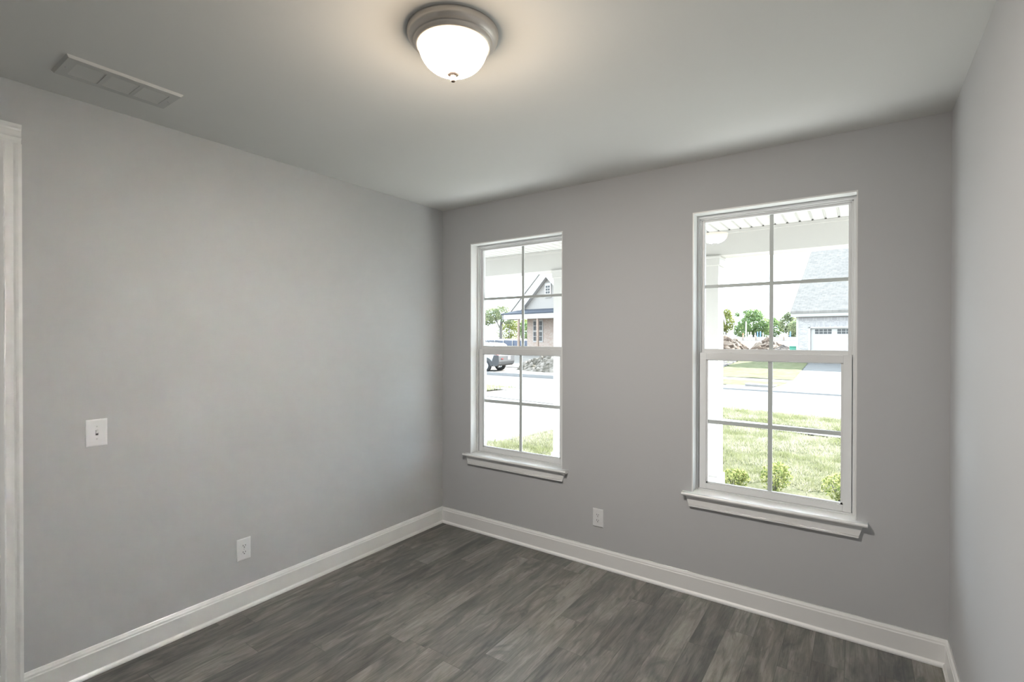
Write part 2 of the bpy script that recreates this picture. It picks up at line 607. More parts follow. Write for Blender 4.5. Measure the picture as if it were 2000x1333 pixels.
# head casing: profile (x, z) extruded along y
m.prism([(a, DZ + 0.085 - b) for a, b in cas], DY1 - 0.085, -2.69, 'y')
m.build('trim_1', M['trim'], kind='structure')
door = empty('door_1', (-0.06, (DY0 + DY1) / 2, 0), 0, 'white panelled door in the left wall beside the casing', 'door', kind='structure')
hw = (DY0 - DY1) / 2 - 0.004
m = MB().box(-0.02, 0.02, -hw, hw, 0.006, DZ - 0.004)
m.build('slab', M['trim'], door)
m = MB()
for z0, z1 in ((0.25, 1.0), (1.15, 2.28)):
    for s in (-1, 1):
        c = s * hw * 0.48
        m.box(0.02, 0.027, c - 0.13, c + 0.13, z0, z1)
m.build('panel', M['trim'], door, bevel=0.006)
MB().tube((0.02, -hw + 0.07, 0.95), (0.05, -hw + 0.07, 0.95), 0.012).sphere((0.065, -hw + 0.07, 0.95), 0.027).build('knob', M['nickel'], door)

# ------------------------------------------------------------------ windows


def window(n, x0, x1, label):
    w = x1 - x0
    zb = 0.648
    e = empty('window_%d' % n, (x0, 0, zb), 0, label, 'window', kind='structure')
    zt = ZT - zb
    f = lambda z: z - zb
    # painted jamb lining of the opening
    MB().box(0, 0.006, -0.001, 0.086, f(ZS), zt).box(w - 0.006, w, -0.001, 0.086, f(ZS), zt).box(0.006, w - 0.006, -0.001, 0.086, zt - 0.008, zt).build('jamb_lining', M['trim'], e)
    # vinyl master frame
    m = MB()
    fw = 0.019
    for a, b in ((0.006, fw), (w - fw, w - 0.006)):
        m.box(a, b, 0.083, 0.18, f(ZS), zt - 0.008)
    m.box(fw, w - fw, 0.083, 0.18, zt - 0.026, zt - 0.008)
    m.box(fw, w - fw, 0.083, 0.18, f(ZS), f(0.656))
    # stops that hold the upper sash
    for a, b in ((fw, fw + 0.009), (w - fw - 0.009, w - fw)):
        m.box(a, b, 0.098, 0.110, f(1.532), zt - 0.026)
    m.box(fw, w - fw, 0.098, 0.110, zt - 0.033, zt - 0.026)
    for a, b in ((fw, fw + 0.014), (w - fw - 0.014, w - fw)):
        m.box(a, b, 0.1135, 0.18, f(0.656), f(1.524))
    m.build('frame', M['vinyl'], e, bevel=0.0012)
    # upper sash
    us = MB()
    st = 0.046
    gz0, gz1 = 1.555, 2.372
    us.box(fw + 0.001, st, 0.113, 0.145, f(1.525), zt - 0.027).box(w - st + 0.003, w - fw - 0.001, 0.113, 0.145, f(1.525), zt - 0.027)
    us.box(st, w - st + 0.003, 0.113, 0.145, f(gz1), zt - 0.027).box(st, w - st + 0.003, 0.113, 0.145, f(1.525), f(gz0))
    uo = us.build('upper_sash', M['vinyl'], e, bevel=0.002)
    MB().box(st - 0.004, w - st + 0.007, 0.126, 0.130, f(gz0) - 0.004, f(gz1) + 0.004).build('glass', M['glass'], uo)
    mx = w / 2
    MB().box(mx - 0.0105, mx + 0.0105, 0.133, 0.141, f(gz0), f(gz1)).build('muntin_bar', M['vinyl'], uo)
    MB().box(st, w - st + 0.003, 0.1331, 0.1409, f(1.958) - 0.0105, f(1.958) + 0.0105).build('muntin_bar', M['vinyl'], uo)
    # lower sash, in front of the upper one
    a, b = fw + 0.0045, w - fw - 0.0045
    sl = 0.064
    lz0, lz1 = 0.694, 1.486
    ls = MB()
    ls.box(a, sl, 0.086, 0.112, f(0.6565), f(1.530)).box(w - sl, b, 0.086, 0.112, f(0.6565), f(1.530))
    ls.box(sl, w - sl, 0.086, 0.112, f(lz1), f(1.530)).box(sl, w - sl, 0.086, 0.112, f(0.6565), f(lz0))
    lo = ls.build('lower_sash', M['vinyl'], e, bevel=0.002)
    # glazing bead, one step back
    bd = MB()
    g = 0.010
    bd.box(sl, sl + g, 0.092, 0.108, f(lz0), f(lz1)).box(w - sl - g, w - sl, 0.092, 0.108, f(lz0), f(lz1))
    bd.box(sl, w - sl, 0.092, 0.108, f(lz0), f(lz0) + g).box(sl, w - sl, 0.092, 0.108, f(lz1) - 0.004, f(lz1))
    bd.build('glazing_bead', M['vinyl'], lo)
    MB().box(sl + 0.004, w - sl - 0.004, 0.097, 0.101, f(lz0) + 0.004, f(lz1) - 0.002).build('glass', M['glass'], lo)
    MB().box(mx - 0.012, mx + 0.012, 0.103, 0.111, f(lz0), f(lz1)).build('muntin_bar', M['vinyl'], lo)
    MB().box(sl, w - sl, 0.1031, 0.1109, f(1.088) - 0.012, f(1.088) + 0.012).build('muntin_bar', M['vinyl'], lo)
    # tilt latches lying on the meeting rail
    for s in (0.22, 0.78):
        MB().box(w * s - 0.022, w * s + 0.022, 0.088, 0.104, f(1.530), f(1.5345)).build('tilt_latch', M['vinyl'], lo, bevel=0.001)
    # stool (inside sill board) with rounded nose, and the apron under it
    r, th = 0.011, 0.022
    nose = [(-0.044 + r - r * math.sin(PI * k / 8), -th / 2 + th / 2 * math.cos(PI * k / 8)) for k in range(9)]
    prof = [(0.0, 0.0)] + nose + [(0.0, -th)]
    m = MB().prism(prof, -0.055, w + 0.05, 'x', False)
    m.box(0.006, w - 0.006, 0.0, 0.084, -th, 0.0)
    m.build('stool', M['trim'], e)
    m = MB()
    zt_, zb_ = -th, -th - 0.068
    for y, dz in ((-0.017, 0.0),):
        vs = [(-0.034, y, zt_), (w + 0.030, y, zt_), (w + 0.008, y, zb_), (-0.012, y, zb_),
              (-0.034, 0, zt_), (w + 0.030, 0, zt_), (w + 0.008, 0, zb_), (-0.012, 0, zb_)]
        m.add(vs, [(0, 1, 2, 3), (4, 7, 6, 5), (0, 4, 5, 1), (1, 5, 6, 2), (2, 6, 7, 3), (3, 7, 4, 0)])
    vs = [(-0.016, -0.021, zb_ + 0.010), (w + 0.012, -0.021, zb_ + 0.010), (w + 0.009, -0.021, zb_ + 0.002), (-0.013, -0.021, zb_ + 0.002),
          (-0.016, -0.017, zb_ + 0.013), (w + 0.012, -0.017, zb_ + 0.013), (w + 0.009, -0.017, zb_), (-0.013, -0.017, zb_)]
    m.add(vs, [(0, 1, 2, 3), (4, 7, 6, 5), (0, 4, 5, 1), (1, 5, 6, 2), (2, 6, 7, 3), (3, 7, 4, 0)])
    m.build('apron', M['trim'], e)
    return e


window(1, A0, A1, 'white double-hung window near the room corner, seen at a slant')
window(2, B0, B1, 'white double-hung window nearer the right wall, looking bigger')

# ------------------------------------------------------------------ flush ceiling lamp
lamp = empty('ceiling_lamp', (1.79, -1.865, H), 0, 'lit flush ceiling lamp with brushed nickel rim and frosted glass bowl', 'ceiling lamp')
MB().lathe([(0.0005, 0), (0.166, 0), (0.167, -0.006), (0.164, -0.012), (0.165, -0.016), (0.161, -0.024), (0.154, -0.031), (0.147, -0.035), (0.1445, -0.0355),
            (0.1435, -0.039), (0.141, -0.045), (0.136, -0.050), (0.131, -0.052), (0.129, -0.050), (0.129, -0.020), (0.0005, -0.020)], 96).build('canopy', M['nickel'], lamp)
dome = [(0.128 * math.cos(t) ** 0.85 if t < PI / 2 - 1e-3 else 0.0005, -0.036 - 0.108 * math.sin(t)) for t in [PI / 2 * k / 22 for k in range(23)]]
MB().lathe(dome, 72).build('shade', M['shade'], lamp)
fin = MB().lathe([(0.0005, -0.134), (0.0235, -0.1385), (0.0255, -0.1435), (0.0225, -0.1490), (0.0140, -0.1525), (0.0100, -0.1545), (0.0095, -0.1600), (0.0005, -0.1605)], 32).build('finial', M['finial'], lamp)
MB().sphere((0, 0, -0.1665), 0.0105).build('finial_ball', M['finial'], fin)

# ------------------------------------------------------------------ ceiling vent
vent = empty('ceiling_vent', (0.355, -2.436, H), 0, 'white louvred air vent on the ceiling beside the left wall', 'air vent')
vl, vw = 0.207, 0.108
m = MB()
banks = [(-0.165, -0.065), (-0.050, 0.050), (0.065, 0.165)]
bx = 0.066
m.box(-vw + 0.008, -bx, -vl + 0.008, vl - 0.008, -0.011, -0.006).box(bx, vw - 0.008, -vl + 0.008, vl - 0.008, -0.011, -0.006)
ys = [-vl + 0.008] + [q for b_ in banks for q in b_] + [vl - 0.008]
for i in range(0, len(ys), 2):
    m.box(-bx, bx, ys[i], ys[i + 1], -0.011, -0.006)
# bevelled rim down from the ceiling
o4 = [(-vw, -vl), (vw, -vl), (vw, vl), (-vw, vl)]
i4 = [(-vw + 0.009, -vl + 0.009), (vw - 0.009, -vl + 0.009), (vw - 0.009, vl - 0.009), (-vw + 0.009, vl - 0.009)]
m.add([(*p, 0) for p in o4] + [(*p, -0.011) for p in i4], [(k, (k + 1) % 4, 4 + (k + 1) % 4, 4 + k) for k in range(4)])
m.build('frame', M['vent'], vent)
for y0, y1 in banks:
    m = MB()
    ns = 11
    for k in range(ns):
        x = -bx + 0.006 + (2 * bx - 0.012) * k / (ns - 1)
        m.prism([(x + 0.0052, -0.0056), (x - 0.0040, -0.0108), (x - 0.0049, -0.0101), (x + 0.0043, -0.0049)], y0, y1, 'y')
    m.box(-0.002, 0.002, y0, y1, -0.006, -0.003)
    m.build('louver_bank', M['vent'], vent)
MB().box(-bx - 0.002, bx + 0.002, -0.168, 0.168, -0.0028, -0.0008).build('damper', M['duct'], vent)
for s in (-1, 1):
    MB().lathe([(0.0005, -0.0135), (0.0035, -0.013), (0.0048, -0.011)], 16, (0, s * 0.184, 0)).build('screw', M['screw'], vent)

# ------------------------------------------------------------------ outlets and switch


def plate(m, w, h):
    # front plate with rolled edges, local y<0 faces the room
    e = 0.006
    vs = []
    for inset, y in ((0, 0), (0.0, -0.0025), (0.0015, -0.0045), (e, -0.0062)):
        a, b = w / 2 - inset, h / 2 - inset
        vs += [(-a, y, -b), (a, y, -b), (a, y, b), (-a, y, b)]
    fs = []
    for i in range(3):
        fs += [(i * 4 + k, i * 4 + (k + 1) % 4, i * 4 + 4 + (k + 1) % 4, i * 4 + 4 + k) for k in range(4)]
    fs += [(12, 13, 14, 15), (3, 2, 1, 0)]
    m.add(vs, fs)
    return m


def outlet(loc, rz, label):
    e = empty('wall_outlet', loc, rz, label, 'power outlet')
    plate(MB(), 0.081, 0.128).build('cover_plate', M['plastic'], e)
    for s in (1, -1):
        zc = s * 0.0195
        pts = []
        for k in range(24):
            t = 2 * PI * k / 24
            pts.append((0.0172 * math.cos(t), zc + max(-0.0135, min(0.0135, 0.0172 * math.sin(t)))))
        rc = MB().prism(pts, -0.0062, -0.0085, 'y').build('receptacle', M['plastic'], e, bevel=0.0006)
        MB().box(-0.0084, -0.0052, -0.0089, -0.0080, zc - 0.0010, zc + 0.0090).build('slot', M['slot'], rc)
        MB().box(0.0052, 0.0082, -0.0089, -0.0080, zc + 0.0000, zc + 0.0080).build('slot', M['slot'], rc)
        g = MB().lathe([(0.0005, 0.0002), (0.0033, 0.0)], 14).build('ground_hole', M['slot'], rc)
        g.location = (0, -0.00885, zc - 0.0068)
        g.rotation_euler = (PI / 2, 0, 0)
    sc = MB().lathe([(0.0005, 0.0012), (0.0025, 0.001), (0.0032, 0)], 14).build('screw', M['screw'], e)
    sc.location = (0, -0.0062, 0)
    sc.rotation_euler = (PI / 2, 0, 0)
    return e


outlet((1.498, 0, 0.347), 0, 'white power outlet on the back wall between the windows')
outlet((0, -1.731, 0.357), PI / 2, 'white power outlet low on the left wall, right of the light switch')
sw = empty('light_switch', (0, -2.429, 1.163), PI / 2, 'white toggle light switch on the left wall beside the door casing', 'light switch')
plate(MB(), 0.083, 0.130).build('cover_plate', M['plastic'], sw)
MB().box(-0.0052, 0.0052, -0.0066, -0.0060, -0.0125, 0.0125).build('toggle_slot', M['slot'], sw)
vs = [(-0.0042, -0.0062, -0.004), (0.0042, -0.0062, -0.004), (0.0042, -0.0062, 0.0115), (-0.0042, -0.0062, 0.0115),
      (-0.0034, -0.0165, 0.0075), (0.0034, -0.0165, 0.0075), (0.0034, -0.0165, 0.0125), (-0.0034, -0.0165, 0.0125)]
MB().add(vs, [(0, 1, 5, 4), (1, 2, 6, 5), (2, 3, 7, 6), (3, 0, 4, 7), (4, 5, 6, 7), (3, 2, 1, 0)]).build('toggle', M['plastic'], sw, bevel=0.0008)
for s in (-1, 1):
    sc = MB().lathe([(0.0005, 0.0012), (0.0026, 0.001), (0.0034, 0)], 14).build('screw', M['screw'], sw)
    sc.location = (0, -0.0062, s * 0.030)
    sc.rotation_euler = (PI / 2, 0, 0)

# ------------------------------------------------------------------ porch
GZ = -0.45
BY = 2.05
m = MB()
sp, g0 = 0.1011, 1.745
x = g0 - sp * 44
while x < 7.0:
    a, b = x - sp / 2, x + sp / 2
    pts = [(a, 2.700), (x - 0.0110, 2.700), (x - 0.003, 2.711), (x + 0.003, 2.711), (x + 0.0110, 2.700), (b, 2.700), (b, 2.730), (a, 2.730)]
    m.prism(pts, T, 2.30, 'y')
    x += sp
m.box(-2.8, 7.1, T, 2.55, 2.730, 3.0)
m.build('porch_ceiling', M['soffit'], kind='structure')
MB().box(-2.8, 7.1, BY, BY + 0.25, 2.456, 2.6985).box(-2.8, 7.1, BY - 0.012, BY, 2.668, 2.6985).build('porch_beam', M['porch'], kind='structure')
MB().box(-2.8, 7.1, T, 2.32, -0.30, -0.14).build('porch_floor', M['bounce_white'], kind='structure')  # out of view, kept white to bounce sun up to the ceiling


def column(x0, x1, label):
    c = (x0 + x1) / 2
    hw = (x1 - x0) / 2
    e = empty('porch_column', (c, BY + 0.125, -0.14), 0, label, 'porch column')
    d = 0.105
    MB().box(-hw, hw, -d - 0.015, d, 0.0, 2.596).build('shaft', M['porch'], e, bevel=0.003)
    MB().box(-hw - 0.014, hw + 0.014, -d - 0.03, d + 0.015, 2.50, 2.596).box(-hw - 0.02, hw + 0.02, -d - 0.036, d + 0.02, 2.575, 2.596).build('capital', M['porch'], e, bevel=0.003)
    MB().box(-hw - 0.018, hw + 0.018, -d - 0.033, d + 0.018, 0.0, 0.36).build('plinth', M['porch'], e, bevel=0.003)


column(-0.075, 0.170, 'white square porch column seen through the left window')
column(1.600, 1.842, 'white square porch column at the left edge of the right window')

# ------------------------------------------------------------------ ground, street, lawns


def prof(v):
    return float(np.interp(v, [18, 32.5, 41, 66, 100, 220], [-0.45, 0.10, 0.43, 1.70, 2.0, 2.3]))


def vc(u):
    return 18.6 + 0.1 * max(-22.0, min(10.0, u))


def zg(u, v):
    if v < vc(u):
        return -0.47
    h0 = -0.47 + float(np.interp(u, [-12, -5.5], [0.14, 0.04]))
    return max(h0, prof(v))


def patch(name, u0, u1, v0, v1, nu, nv, mat, dz=0.0, amp=0.0, fz=None, nsc=1.5, kind='structure', vfun=None):
    vs, fs = [], []
    for j in range(nv + 1):
        for i in range(nu + 1):
            u = u0 + (u1 - u0) * i / nu
            lo, hi = (v0, v1) if vfun is None else vfun(u)
            v = lo + (hi - lo) * j / nv
            z = (zg(u, v) if fz is None else fz) + dz
            if amp:
                z += amp * noise.noise(Vector((u * nsc, v * nsc, 0.3)))
            vs.append((u, v, z))
    for j in range(nv):
        for i in range(nu):
            a = j * (nu + 1) + i
            fs.append((a, a + 1, a + nu + 2, a + nu + 1))
    mb = MB().add(vs, fs, True)
    return mb.build(name, mat, rz=RZ, kind=kind, normals=False)


patch('ground', -150, 90, -60, 12.3, 4, 4, M['dirt'], fz=-0.56)
patch('far_ground', -150, 90, 0, 0, 120, 60, M['dirt'], vfun=lambda u: (vc(u), 160.0), dz=-0.02)
patch('front_bounce_patch', -14, 14, 0.4, 2.62, 4, 4, M['bounce_white'], fz=-0.452)  # unseen white patch added to reflect sunlight in through the windows
patch('lawn_base', -3.55, 12, 2.6, 9.42, 90, 44, M['turf'], fz=-0.455, amp=0.05, nsc=1.7)
patch('lawn_base_left', -30, -10.3, 0.8, 9.42, 20, 12, M['turf'], fz=-0.46)
patch('sidewalk', -60, 40, 9.42, 10.28, 6, 1, M['concrete'], fz=-0.44)
patch('driveway', -10.3, -3.55, 0.6, 12.3, 3, 4, M['concrete'], fz=-0.45)
patch('verge_base', -3.3, 12, 10.28, 12.3, 70, 10, M['turf'], fz=-0.45, amp=0.03, nsc=2.0)
patch('verge_base_left', -11.2, -60, 10.28, 12.3, 20, 4, M['turf'], fz=-0.43)
patch('street', -90, 60, 0, 0, 60, 2, M['asphalt'], fz=-0.47, vfun=lambda u: (12.25, vc(u) + 0.02))
# far curb
vs, fs = [], []
us = np.linspace(-60, 40, 120)
for u in us:
    a = vc(u)
    h = zg(u, a + 0.001) + 0.02
    for q in ((a - 0.01, -0.50), (a, h - 0.01), (a + 0.02, h), (a + 0.16, h), (a + 0.16, -0.5)):
        vs.append((u, q[0], q[1]))
for i in range(len(us) - 1):
    for k in range(4):
        fs.append((i * 5 + k, (i + 1) * 5 + k, (i + 1) * 5 + k + 1, i * 5 + k + 1))
MB().add(vs, fs).build('curb', M['curb'], rz=RZ, kind='structure')
# seam lines of the own driveway and of the gutter
MB().box(-10.3, -3.6, 10.36, 10.385, -0.4495, -0.4465).build('driveway_joint', M['joint'], rz=RZ, kind='structure')
patch('gutter_joint', -60, 40, 0, 0, 60, 1, M['joint'], fz=-0.466, vfun=lambda u: (vc(u) - 0.075, vc(u) - 0.01))
# other side of the street
patch('verge_base_far', -11, -2.75, 0, 0, 30, 10, M['turf_far'], dz=0.015, vfun=lambda u: (vc(u) + 1.25 - 0.02 * u - 0.0, 21.25))
patch('sidewalk_far', -60, 40, 21.25, 22.25, 40, 1, M['concrete'], dz=0.02)
patch('lawn_base_far', -10.6, 0, 22.25, 32.6, 50, 40, M['turf_far'], dz=0.04, amp=0.03, nsc=1.2,
      vfun=None).scale = (1, 1, 1)
lb = bpy.data.objects['lawn_base_far']
for vtx in lb.data.vertices:          # right edge follows the driveway
    t = (vtx.co.x + 10.6) / 10.6
    edge = float(np.interp(vtx.co.y, [22.25, 32.6], [-2.8, -4.54]))
    vtx.co.x = -10.6 + (edge + 10.6) * t
    vtx.co.z = zg(vtx.co.x, vtx.co.y) + 0.04 + 0.03 * noise.noise(Vector((vtx.co.x * 1.2, vtx.co.y * 1.2, 0)))
patch('driveway_far', -4.7, 4.0, 0, 0, 20, 20, M['concrete'], dz=0.012, vfun=lambda u: (vc(u) + 0.12, 32.6))
patch('mulch_bed', -9.9, -7.1, 23.5, 32.6, 16, 30, M['mulch'], dz=0.06, amp=0.06, nsc=3)
mb_ = bpy.data.objects['mulch_bed']
for vtx in mb_.data.vertices:
    t = (vtx.co.x + 9.9) / 2.8
    edge = float(np.interp(vtx.co.y, [23.5, 27.4, 32.6], [-6.9, -7.7, -8.6]))
    vtx.co.x = -9.9 + (edge + 9.9) * t

# grass blades
rng = np.random.default_rng(7)
SHRUBS = [(1.42, 4.55, 0.19), (0.96, 4.35, 0.18), (2.13, 4.72, 0.20), (0.58, 4.35, 0.14)]


def blades(name, n, u0, u1, v0, v1, zf, h, wd, mat, label, loc_noise=True, clump=0.5):
    u = rng.uniform(u0, u1, n)
    # denser towards the room: sample v with a bias
    v = v0 + (v1 - v0) * rng.random(n) ** 1.25
    keep = np.ones(n, bool)
    for su, sv, sr in SHRUBS:
        keep &= (u - su) ** 2 + (v - sv) ** 2 > (sr * 1.3 + 0.13) ** 2
    u, v = u[keep], v[keep]
    n = len(u)
    z = np.array([zf + (0.05 * noise.noise(Vector((a * 1.7, b * 1.7, 0.3))) if loc_noise else 0) for a, b in zip(u, v)])
    cl = np.array([0.5 + 0.9 * noise.noise(Vector((a * 3.1, b * 3.1, 4.0))) for a, b in zip(u, v)])
    hh = h * (0.55 + 0.6 * rng.random(n)) * (1 - clump + clump * 2 * np.clip(cl, 0.1, 1.2))
    an = rng.uniform(0, 2 * PI, n)
    ln = rng.normal(0, 0.55, (n, 2)) * hh[:, None]
    dx, dy = np.cos(an) * wd / 2, np.sin(an) * wd / 2
    P = np.empty((n, 3, 3), dtype=np.float32)
    P[:, 0] = np.stack([u - dx, v - dy, z - 0.01], 1)
    P[:, 1] = np.stack([u + dx, v + dy, z - 0.01], 1)
    P[:, 2] = np.stack([u + ln[:, 0], v + ln[:, 1], z + hh], 1)
    o = arr_obj(name, P.reshape(-1, 3), np.arange(n * 3).reshape(-1, 3), mat, rz=RZ)
    return tag(o, label, 'grass', kind='stuff')


blades('lawn_grass', 95000, -3.6, 5.5, 3.6, 9.45, -0.455, 0.075, 0.011, M['blade'], 'pale tufted grass of the lawn in front of the porch')
blades('verge_grass', 26000, -3.35, 6.5, 10.26, 12.35, -0.45, 0.085, 0.013, M['blade'], 'strip of pale grass between the near pavement and the street', loc_noise=False)
blades('verge_grass', 2500, -14.5, -10.6, 10.3, 12.3, -0.43, 0.10, 0.02, M['blade'], 'small grass tip left of the driveway outside the left window', loc_noise=False)


def leaves(n, ells, size, seed, flat=0.5):
    r = np.random.default_rng(seed)
    vol = np.array([e[3] * e[4] * e[5] for e in ells]) ** (2 / 3)
    pick = r.choice(len(ells), n, p=vol / vol.sum())
    E = np.array(ells)[pick]
    d = r.normal(size=(n, 3))
    d /= np.linalg.norm(d, axis=1)[:, None]
    rad = 1 - 0.45 * r.random(n) ** 2
    lump = np.array([1 + 0.22 * noise.noise(Vector(q * 2.3 + E[i, :3])) for i, q in enumerate(d)])
    c = E[:, :3] + d * E[:, 3:6] * (rad * lump)[:, None]
    a = r.normal(size=(n, 3))
    a /= np.linalg.norm(a, axis=1)[:, None]
    b = np.cross(a, r.normal(size=(n, 3)))
    b /= np.linalg.norm(b, axis=1)[:, None]
    s = size * (0.6 + 0.8 * r.random(n))[:, None]
    a, b = a * s, b * s * 0.6
    P = np.stack([c - a, c - b * 0.9, c + a, c + b * 0.9], 1).reshape(-1, 3)
    return P, np.arange(n * 4).reshape(-1, 4)


def shrub(u, v, r, h, seed, label):
    p = wp(u, v, GZ)
    e = empty('garden_shrub', p, RZ, label, 'shrub', 'shrubs at the porch edge')
    P, Fc = leaves(700, [(0, 0, h * 0.55, r, r, h * 0.5), (r * 0.3, 0.05, h * 0.75, r * 0.6, r * 0.6, h * 0.35)], 0.022, seed)
    arr_obj('foliage', P, Fc, M['shrub'], e)
    m = MB()
    for k in range(5):
        a = 2 * PI * k / 5
        m.tube((0, 0, -0.02), (0.5 * r * math.cos(a), 0.5 * r * math.sin(a), h * 0.7), 0.008, 0.004, 6)
    m.build('stem', M['bark'], e)


for (su, sv, sr), sh, sd_, sl_ in zip(SHRUBS, (0.36, 0.24, 0.32, 0.20), (3, 4, 5, 6),
        ('green shrub with dark shaded heart, middle of the right window', 'low yellow-green shrub left of the middle glazing bar, right window',
         'leafy shrub in the bottom right corner of the right window', 'little shrub beside the foot of the porch column, right window')):
    shrub(su, sv, sr, sh, sd_, sl_)

# storm drain across the street
gr = empty('storm_drain', wp(-3.36, 19.62, zg(-3.36, 19.62) + 0.03), RZ, 'iron storm drain grate in the far curb, right window', 'drain grate')
MB().box(-0.5, 0.5, -0.32, -0.28, 0, 0.05).box(-0.5, 0.5, 0.28, 0.32, 0, 0.05).box(-0.54, -0.5, -0.32, 0.32, 0, 0.05).box(0.5, 0.54, -0.32, 0.32, 0, 0.05).build('frame', M['curb'], gr)
m = MB()
for k in range(11):
    m.box(-0.46 + k * 0.09, -0.42 + k * 0.09, -0.28, 0.28, 0.005, 0.04)
m.build('bars', M['grate'], gr)

# ------------------------------------------------------------------ house with the garage door (right window)
V2 = 32.53
h2 = empty('house', wp(0, V2, 0.05), RZ, 'white brick house with big grey roof and garage door, right window', 'house')
zb = 0.05
f = lambda z: z - zb
m = MB()
m.box(-5.09, -4.43, 0, 0.3, 0, f(2.74)).box(0.45, 4.5, 0, 0.3, 0, f(2.74)).box(-4.43, 0.45, 0, 0.3, f(2.62), f(2.74))
m.box(-5.05, 4.5, 0.3, 9.6, 0, f(3.05))
m.build('brick_wall', M['brick_w'], h2)
MB().box(-5.09, 4.5, -0.015, 0.3, f(2.74), f(2.98)).box(-4.45, 0.47, -0.015, 0.3, f(2.30), f(2.62)).build('soldier_course', M['soldier'], h2)
MB().box(-5.22, -5.09, -0.02, 0.3, 0, f(3.07)).build('corner_board', M['white'], h2)
MB().box(-5.47, 5.0, -0.30, 0.0, f(3.03), f(3.24)).box(-5.47, 5.0, -0.28, 0.35, f(2.98), f(3.06)).build('fascia', M['white'], h2)
# roof: two slopes over the long axis
sl_ = (7.62 - 3.24) / 5.0
rf = MB()
th_ = 0.14
vs = [(-5.47, -0.36, f(3.20)), (5.0, -0.36, f(3.20)), (5.0, 4.72, f(7.62)), (-5.47, 4.72, f(7.62)), (-5.47, 9.8, f(3.20)), (5.0, 9.8, f(3.20))]
vs += [(a, b, c + th_) for a, b, c in vs]
rf.add(vs, [(0, 1, 2, 3), (3, 2, 5, 4), (6, 9, 8, 7), (9, 10, 11, 8), (0, 6, 7, 1), (4, 5, 11, 10), (0, 3, 9, 6), (3, 4, 10, 9), (1, 7, 8, 2), (2, 8, 11, 5)])
rf.build('roof', M['shingle'], h2)
MB().prism([(0.05, f(3.05)), (9.5, f(3.05)), (4.72, f(7.50))], -5.15, -5.0, 'x').build('gable_end', M['white'], h2)
gd = MB().box(-4.43, 0.45, 0.10, 0.16, 0, f(2.30)).build('garage_door', M['white'], h2)
for k in range(4):
    m = MB()
    x0 = -4.20 + k * 1.18
    for i in range(4):
        for j in range(2):
            m.box(x0 + i * 0.228, x0 + i * 0.228 + 0.195, 0.085, 0.105, f(1.91) + j * 0.155, f(1.91) + j * 0.155 + 0.132)
    m.build('door_window', M['dark_glass'], gd)
MB().box(-4.55, -4.43, -0.02, 0.1, 0, f(2.34)).box(0.45, 0.57, -0.02, 0.1, 0, f(2.34)).box(-4.55, 0.57, -0.02, 0.1, f(2.26), f(2.34)).build('door_trim', M['white'], h2)
ub = MB().box(-0.20, 0.20, -0.2, 0.2, 0, 0.95).box(-0.22, 0.22, -0.22, 0.22, 0.95, 1.02).build('utility_box', M['green_box'], loc=wp(-5.45, 32.9, zg(-5.45, 32.9)), rz=RZ, bevel=0.02)
tag(ub, 'dark green utility box at the corner of the white brick house', 'utility box')

# ------------------------------------------------------------------ house with gable and porch (left window)
h1 = empty('house', wp(-26.74, 34.0, 0.05), RZ, 'tan brick house with grey gable and blue porch roof, left window', 'house')
m = MB()
m.box(-2.70, 5.2, 0, 9, 0, f(4.30))
m.build('brick_wall', M['brick_p'], h1)
m = MB().prism([(-3.35, f(4.30)), (3.35, f(4.30)), (0, f(7.42))], 0.05, 0.4, 'y')
m.build('gable_siding', M['siding'], h1)
# rake boards and roof slabs
apex, eav, ex = f(8.40), f(4.12), 4.62
m = MB()
for s in (-1, 1):
    m.prism([(0, apex), (s * ex, eav), (s * 3.25, f(4.32)), (0, f(7.42))], -0.40, 0.02, 'y')
m.build('rake_board', M['white'], h1)
m = MB()
for s in (-1, 1):
    m.prism([(0, apex), (0, apex + 0.13), (s * (ex + 0.06), eav + 0.12), (s * (ex + 0.06), eav - 0.02)], -0.46, 9.2, 'y')
m.build('roof', M['shingle'], h1)
gw = MB().box(-0.40, 0.36, -0.06, 0.05, f(5.50), f(6.88)).build('gable_window', M['white'], h1)
m = MB()
for i in range(2):
    for j in range(3):
        m.box(-0.27 + i * 0.27, -0.05 + i * 0.27, -0.075, -0.058, f(5.88) + j * 0.27, f(5.88) + j * 0.27 + 0.20)
m.build('pane', M['dark_glass'], gw)
wn = MB().box(-1.90, -0.62, -0.05, 0.02, f(1.22), f(3.42)).build('front_window', M['white'], h1)
m = MB()
for i in range(2):
    for j in range(2):
        for a in range(2):
            for b in range(2):
                x0 = -1.80 + i * 0.62 + a * 0.235
                z0 = f(1.36) + j * 1.02 + b * 0.46
                m.box(x0, x0 + 0.20, -0.065, -0.045, z0, z0 + 0.40)
m.build('pane', M['dark_glass'], wn)
vs = [(-4.05, -2.35, f(3.98)), (5.4, -2.35, f(3.98)), (5.4, 0.02, f(4.46)), (-3.45, 0.02, f(4.46))]
vs = vs + [(a, b, c - 0.10) for a, b, c in vs]
MB().add(vs, [(0, 1, 2, 3), (7, 6, 5, 4), (0, 4, 5, 1), (1, 5, 6, 2), (2, 6, 7, 3), (3, 7, 4, 0)]).build('porch_roof', M['blue_metal'], h1)
MB().box(-3.95, 5.4, -2.30, -2.02, f(3.42), f(3.97)).box(-3.95, -3.7, -2.30, 0, f(3.42), f(3.97)).box(-3.95, 5.4, -2.0, 0, f(3.80), f(3.88)).build('porch_beam', M['white'], h1)
for px in (-1.86, 0.52):
    MB().box(px - 0.09, px + 0.09, -2.24, -2.06, 0, f(3.42)).build('post', M['post_wood'], h1)
MB().box(-3.9, 5.4, -2.4, 0, -0.2, 0.10).build('porch_slab', M['concrete'], h1)

